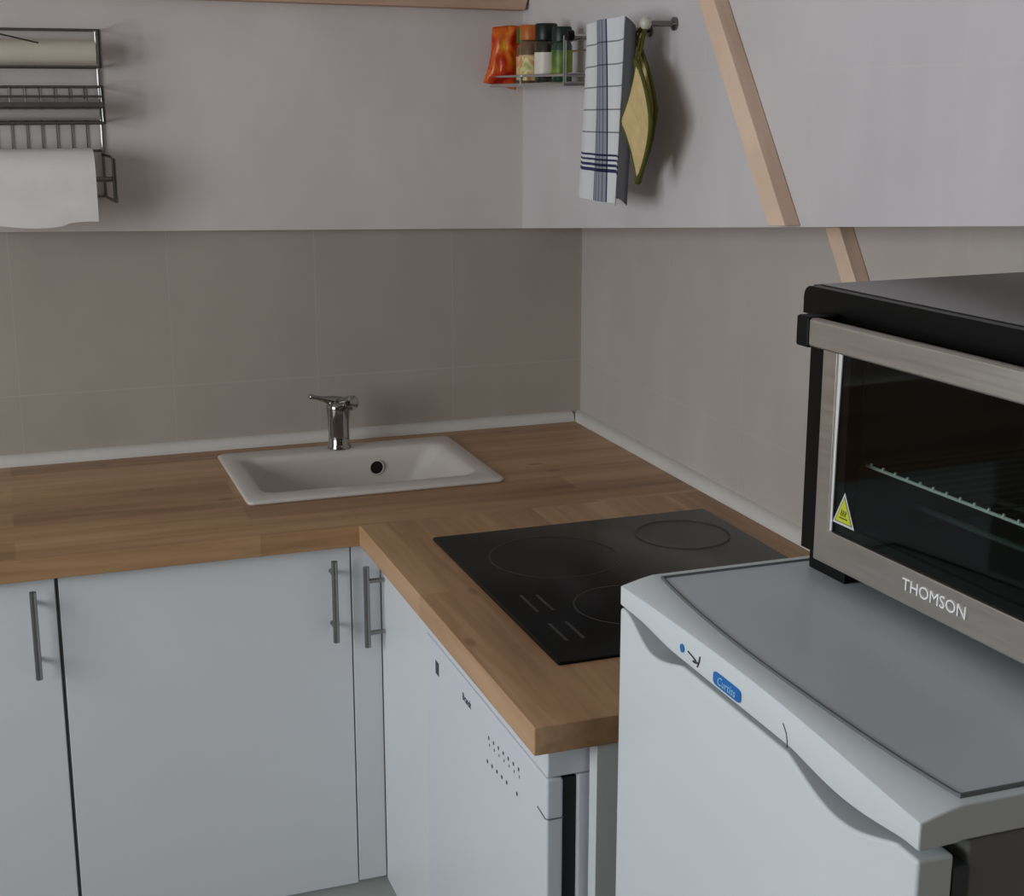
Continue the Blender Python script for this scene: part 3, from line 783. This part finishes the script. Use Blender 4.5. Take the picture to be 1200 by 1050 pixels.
# ------------------------------------------------------------------ hooks, tea towel, pot holders
def towel_mat():
    m = mat('checked_cotton', (205, 205, 206), 0.9); g = G(m)
    tc = g.node('ShaderNodeTexCoord'); sp = g.node('ShaderNodeSeparateXYZ'); g.link(tc.outputs['UV'], sp.inputs[0])
    W_ = (1, 1, 1, 1); B = lin((122, 127, 142)); GR = lin((150, 152, 160)); N = lin((52, 58, 104)); LB = lin((168, 172, 182))
    ut = [(0, W_), (.10, GR), (.115, W_), (.475, N), (.49, LB), (.525, B), (.54, LB), (.575, B), (.59, LB), (.625, B), (.64, LB), (.675, N), (.69, W_)]
    vt = [(0, W_), (.115, GR), (.123, W_), (.235, GR), (.243, W_), (.355, GR), (.363, W_), (.480, GR), (.488, W_), (.605, GR), (.613, W_),
          (.728, N), (.742, W_), (.757, N), (.769, W_), (.785, N), (.797, W_), (.812, N), (.830, W_)]
    a = g.ramp(sp.outputs['X'], ut, 'CONSTANT'); b_ = g.ramp(sp.outputs['Y'], vt, 'CONSTANT')
    c = g.mix(1.0, a, b_, 'MULTIPLY')
    g.link(g.mix(1.0, c, lin((222, 222, 224)), 'MULTIPLY'), g.b.inputs['Base Color'])
    return m
M['towel'] = towel_mat()
M['towel_shade'] = mat('shaded_towel_cloth', (84, 82, 84), 0.9)  # side fold of the white towel, its shade painted as dark grey

def hook(label, y, z, m, r, ln=.045):
    t = thing('wall_hook', label, 'hook', (-.1505, y, z), 'hooks on the right wall panel')
    MB().lathe([(0, 0), (.011, 0), (.011, -.004), (.005, -.006), (.0045, -ln), (0, -ln)], (-.1505, y, z), 'x', 16).build('stem', 'wire', t, angle=50)
    MB().lathe([(0, .005 - ln), (r * .6, .004 - ln), (r, -.001 - ln), (r, -.007 - ln), (r * .6, -.012 - ln), (0, -.013 - ln)], (-.1505, y, z), 'x', 16).build('knob', m, t, angle=60)
M['knob_white'] = mat('ivory_knob', (206, 206, 192), 0.3)
hook('chrome hook hidden behind the top of the checked tea towel', -.6500, 1.7330, 'wire', .006, .066)
hook('ivory knob of the wall hook carrying the yellow pot holders', -.7480, 1.7395, 'knob_white', .0105, .050)

def towel():
    t = thing('tea_towel', 'white tea towel with blue-grey checks hanging beside the spice rack', 'tea towel', (-.2, -.55, 1.7450))
    def sheet(name, m, f, nu, nv, thick=.0012):
        bm = bmesh.new(); uvl = bm.loops.layers.uv.new('UVMap'); uv = {}
        g_ = []
        for side in (0, 1):
            rows = []
            for j in range(nv + 1):
                row = []
                for i in range(nu + 1):
                    u, v = i / nu, j / nv
                    p = Vector(f(u, v)) + Vector((thick * side, 0, 0))
                    q_ = bm.verts.new(p); uv[q_] = (u, v); row.append(q_)
                rows.append(row)
            g_.append(rows)
        for side in (0, 1):
            for j in range(nv):
                for i in range(nu):
                    bm.faces.new([g_[side][j][i], g_[side][j][i + 1], g_[side][j + 1][i + 1], g_[side][j + 1][i]])
        for j in range(nv):
            for i in (0, nu): bm.faces.new([g_[0][j][i], g_[0][j + 1][i], g_[1][j + 1][i], g_[1][j][i]])
        for i in range(nu):
            for j in (0, nv): bm.faces.new([g_[0][j][i], g_[0][j][i + 1], g_[1][j][i + 1], g_[1][j][i]])
        for fc_ in bm.faces:
            for lp in fc_.loops: lp[uvl].uv = uv[lp.vert]
        mb = MB(); mb.bm.free(); mb.bm = bm
        return mb.build(name, m, t, angle=75)
    def front(u, v):
        # left edge px 688 -> 675, right edge 735 -> 727 of the photograph; real size 0.17 x 0.30 m
        yl = -.5600 + .042 * v ** 1.3; yr = -.7350 + .015 * v
        y = yl + (yr - yl) * u
        z = 1.7420 - .2950 * v + .0080 * u * (1 - v) * 1.3 - .004 * u * v
        fold = .0060 * math.sin(u * 8.5 + 1.2 * v + .4) * (.3 + .7 * v) + .004 * math.sin(u * 15 + 2)
        top = -.016 * (1 - v) ** 6
        return (-.2340 + fold - top * 0 - .012 * math.sin(PI * u) * (1 - v) ** 2, y, z)
    sheet('front_layer', 'towel', front, 32, 44)
    def rear(u, v):
        yl = -.5560 + .040 * v; yr = -.7280 + .010 * v
        y = yl + (yr - yl) * u
        return (-.2200 + .003 * math.sin(u * 9 + 2 * v), y, 1.7370 - .2900 * v + .006 * u)
    sheet('rear_layer', 'towel', rear, 24, 30)
    def fold(u, v):
        f = front(1.0, v)
        return (f[0] + .0015 + .014 * u, f[1] - .0005 - (.009 + .004 * v) * math.sin(PI * u * .6), f[2] - .002 - .015 * u + .018 * v)
    sheet('side_fold', 'towel_shade', fold, 6, 40)
towel()

M['quilt'] = soft('beige_quilted_cotton', (214, 188, 136), 0.9, 0.06, 40)
def quilt():
    g = G(M['quilt'])
    v = g.coord('Object')
    sp = g.node('ShaderNodeSeparateXYZ'); g.link(v, sp.inputs[0])
    s1 = g.math('ADD', sp.outputs['Y'], sp.outputs['Z']); s2_ = g.math('SUBTRACT', sp.outputs['Y'], sp.outputs['Z'])
    def w_(x): return g.math('ABSOLUTE', g.math('SINE', g.math('MULTIPLY', x, PI / 0.036)))
    g.bump(g.math('MINIMUM', w_(s1), w_(s2_)), 0.5, 0.004)
quilt()
M['binding'] = mat('olive_green_binding', (84, 88, 30), 0.9)
def pot_holder(label, x, yc, zc, half, yaw, squash, bow=0.0, lean=0.0):
    t = thing('pot_holder', label, 'pot holder', (x, yc, zc), 'pot holders on the hook')
    n_ = 12
    def P(a, b_, h):        # a, b in -1..1 over the square hung by its corner
        y = (a - b_) / 2 * half * squash; z = (a + b_) / 2 * half
        zn = (a + b_) / 2
        y += bow * zn * zn + lean * zn
        bend = -.010 * ((a - b_) / 2) ** 2
        p = Vector((h + bend, y, z))
        return Matrix.Rotation(yaw, 3, 'Z') @ p + Vector((x, yc, zc))
    def hgt(a, b_): return .0045 * (1 - max(abs(a), abs(b_)) ** 6) + .0022
    fr_, bk_ = [], []
    for j in range(n_ + 1):
        fr_.append([P(2 * i / n_ - 1, 2 * j / n_ - 1, -hgt(2 * i / n_ - 1, 2 * j / n_ - 1)) for i in range(n_ + 1)])
        bk_.append([P(2 * i / n_ - 1, 2 * j / n_ - 1, hgt(2 * i / n_ - 1, 2 * j / n_ - 1)) for i in range(n_ + 1)])
    MB().loops([f + b_[::-1] for f, b_ in zip(fr_, bk_)]).build('pad', 'quilt', t, angle=70)
    e = [P(1, -1 + 2 * k_ / 8, 0) for k_ in range(8)] + [P(1 - 2 * k_ / 8, 1, 0) for k_ in range(8)] + [P(-1, 1 - 2 * k_ / 8, 0) for k_ in range(8)] + [P(-1 + 2 * k_ / 8, -1, 0) for k_ in range(8)]
    MB().tube(e, .0036, 8, True).build('edge_binding', 'binding', t, angle=80)
    top_ = P(1, 1, 0)
    MB().tube([top_, top_ + Vector((.000, .006, .012)), Vector((max(x, -.1985), -.7440, 1.7455)), top_ + Vector((.002, -.006, .012)), top_], .0018, 6).build('hanging_loop', 'binding', t, angle=80)
pot_holder('front one of two beige quilted pot holders with olive edging beside the tea towel', -.2260, -.7860, 1.5830, .0950, 0.0, .60, .014, .006)
pot_holder('rear one of two beige quilted pot holders, nearer the wall and the knob', -.1960, -.7340, 1.6025, .1120, 0.0, .57, .027, .010)

# ------------------------------------------------------------------ light
world = bpy.data.worlds.new('World'); scene.world = world; world.use_nodes = True
bg = world.node_tree.nodes['Background']; bg.inputs['Color'].default_value = (0.55, 0.68, 0.85, 1); bg.inputs['Strength'].default_value = 0.6
def area(name, loc, rot, sx, sy, power, col):
    l = bpy.data.lights.new(name, 'AREA'); l.shape = 'RECTANGLE'; l.size = sx; l.size_y = sy; l.energy = power; l.color = col
    o = bpy.data.objects.new(name, l); COL.objects.link(o); o.location = loc; o.rotation_euler = rot
    return o
# sky light in the window on the left wall
area('window_daylight', (XL - 0.16, (WY0 + WY1) / 2, (WZ0 + WZ1) / 2), (0, -PI / 2, 0), WZ1 - WZ0 - .1, WY1 - WY0 - .1, 42, (0.93, 0.97, 1.0))

# ------------------------------------------------------------------ camera
cam = bpy.data.cameras.new('camera'); co = bpy.data.objects.new('camera', cam); COL.objects.link(co)
co.location = (-1.2252936, -2.9359449, 1.6244263); co.rotation_euler = (1.3398805, -0.0003294, -0.3451140)
cam.sensor_fit = 'HORIZONTAL'; cam.sensor_width = 36.0; cam.lens = 1660.054 / 1200 * 36.0
cam.shift_x = (600 - 598.427) / 1200; cam.shift_y = (502.262 - 525) / 1200
cam.clip_start = 0.05
scene.camera = co

vs = scene.view_settings
vs.view_transform = 'Standard'; vs.look = 'None'; vs.gamma = 1.0; vs.use_curve_mapping = False; vs.exposure = 0.0
scene.cycles.use_denoising = True
scene.cycles.max_bounces = 8
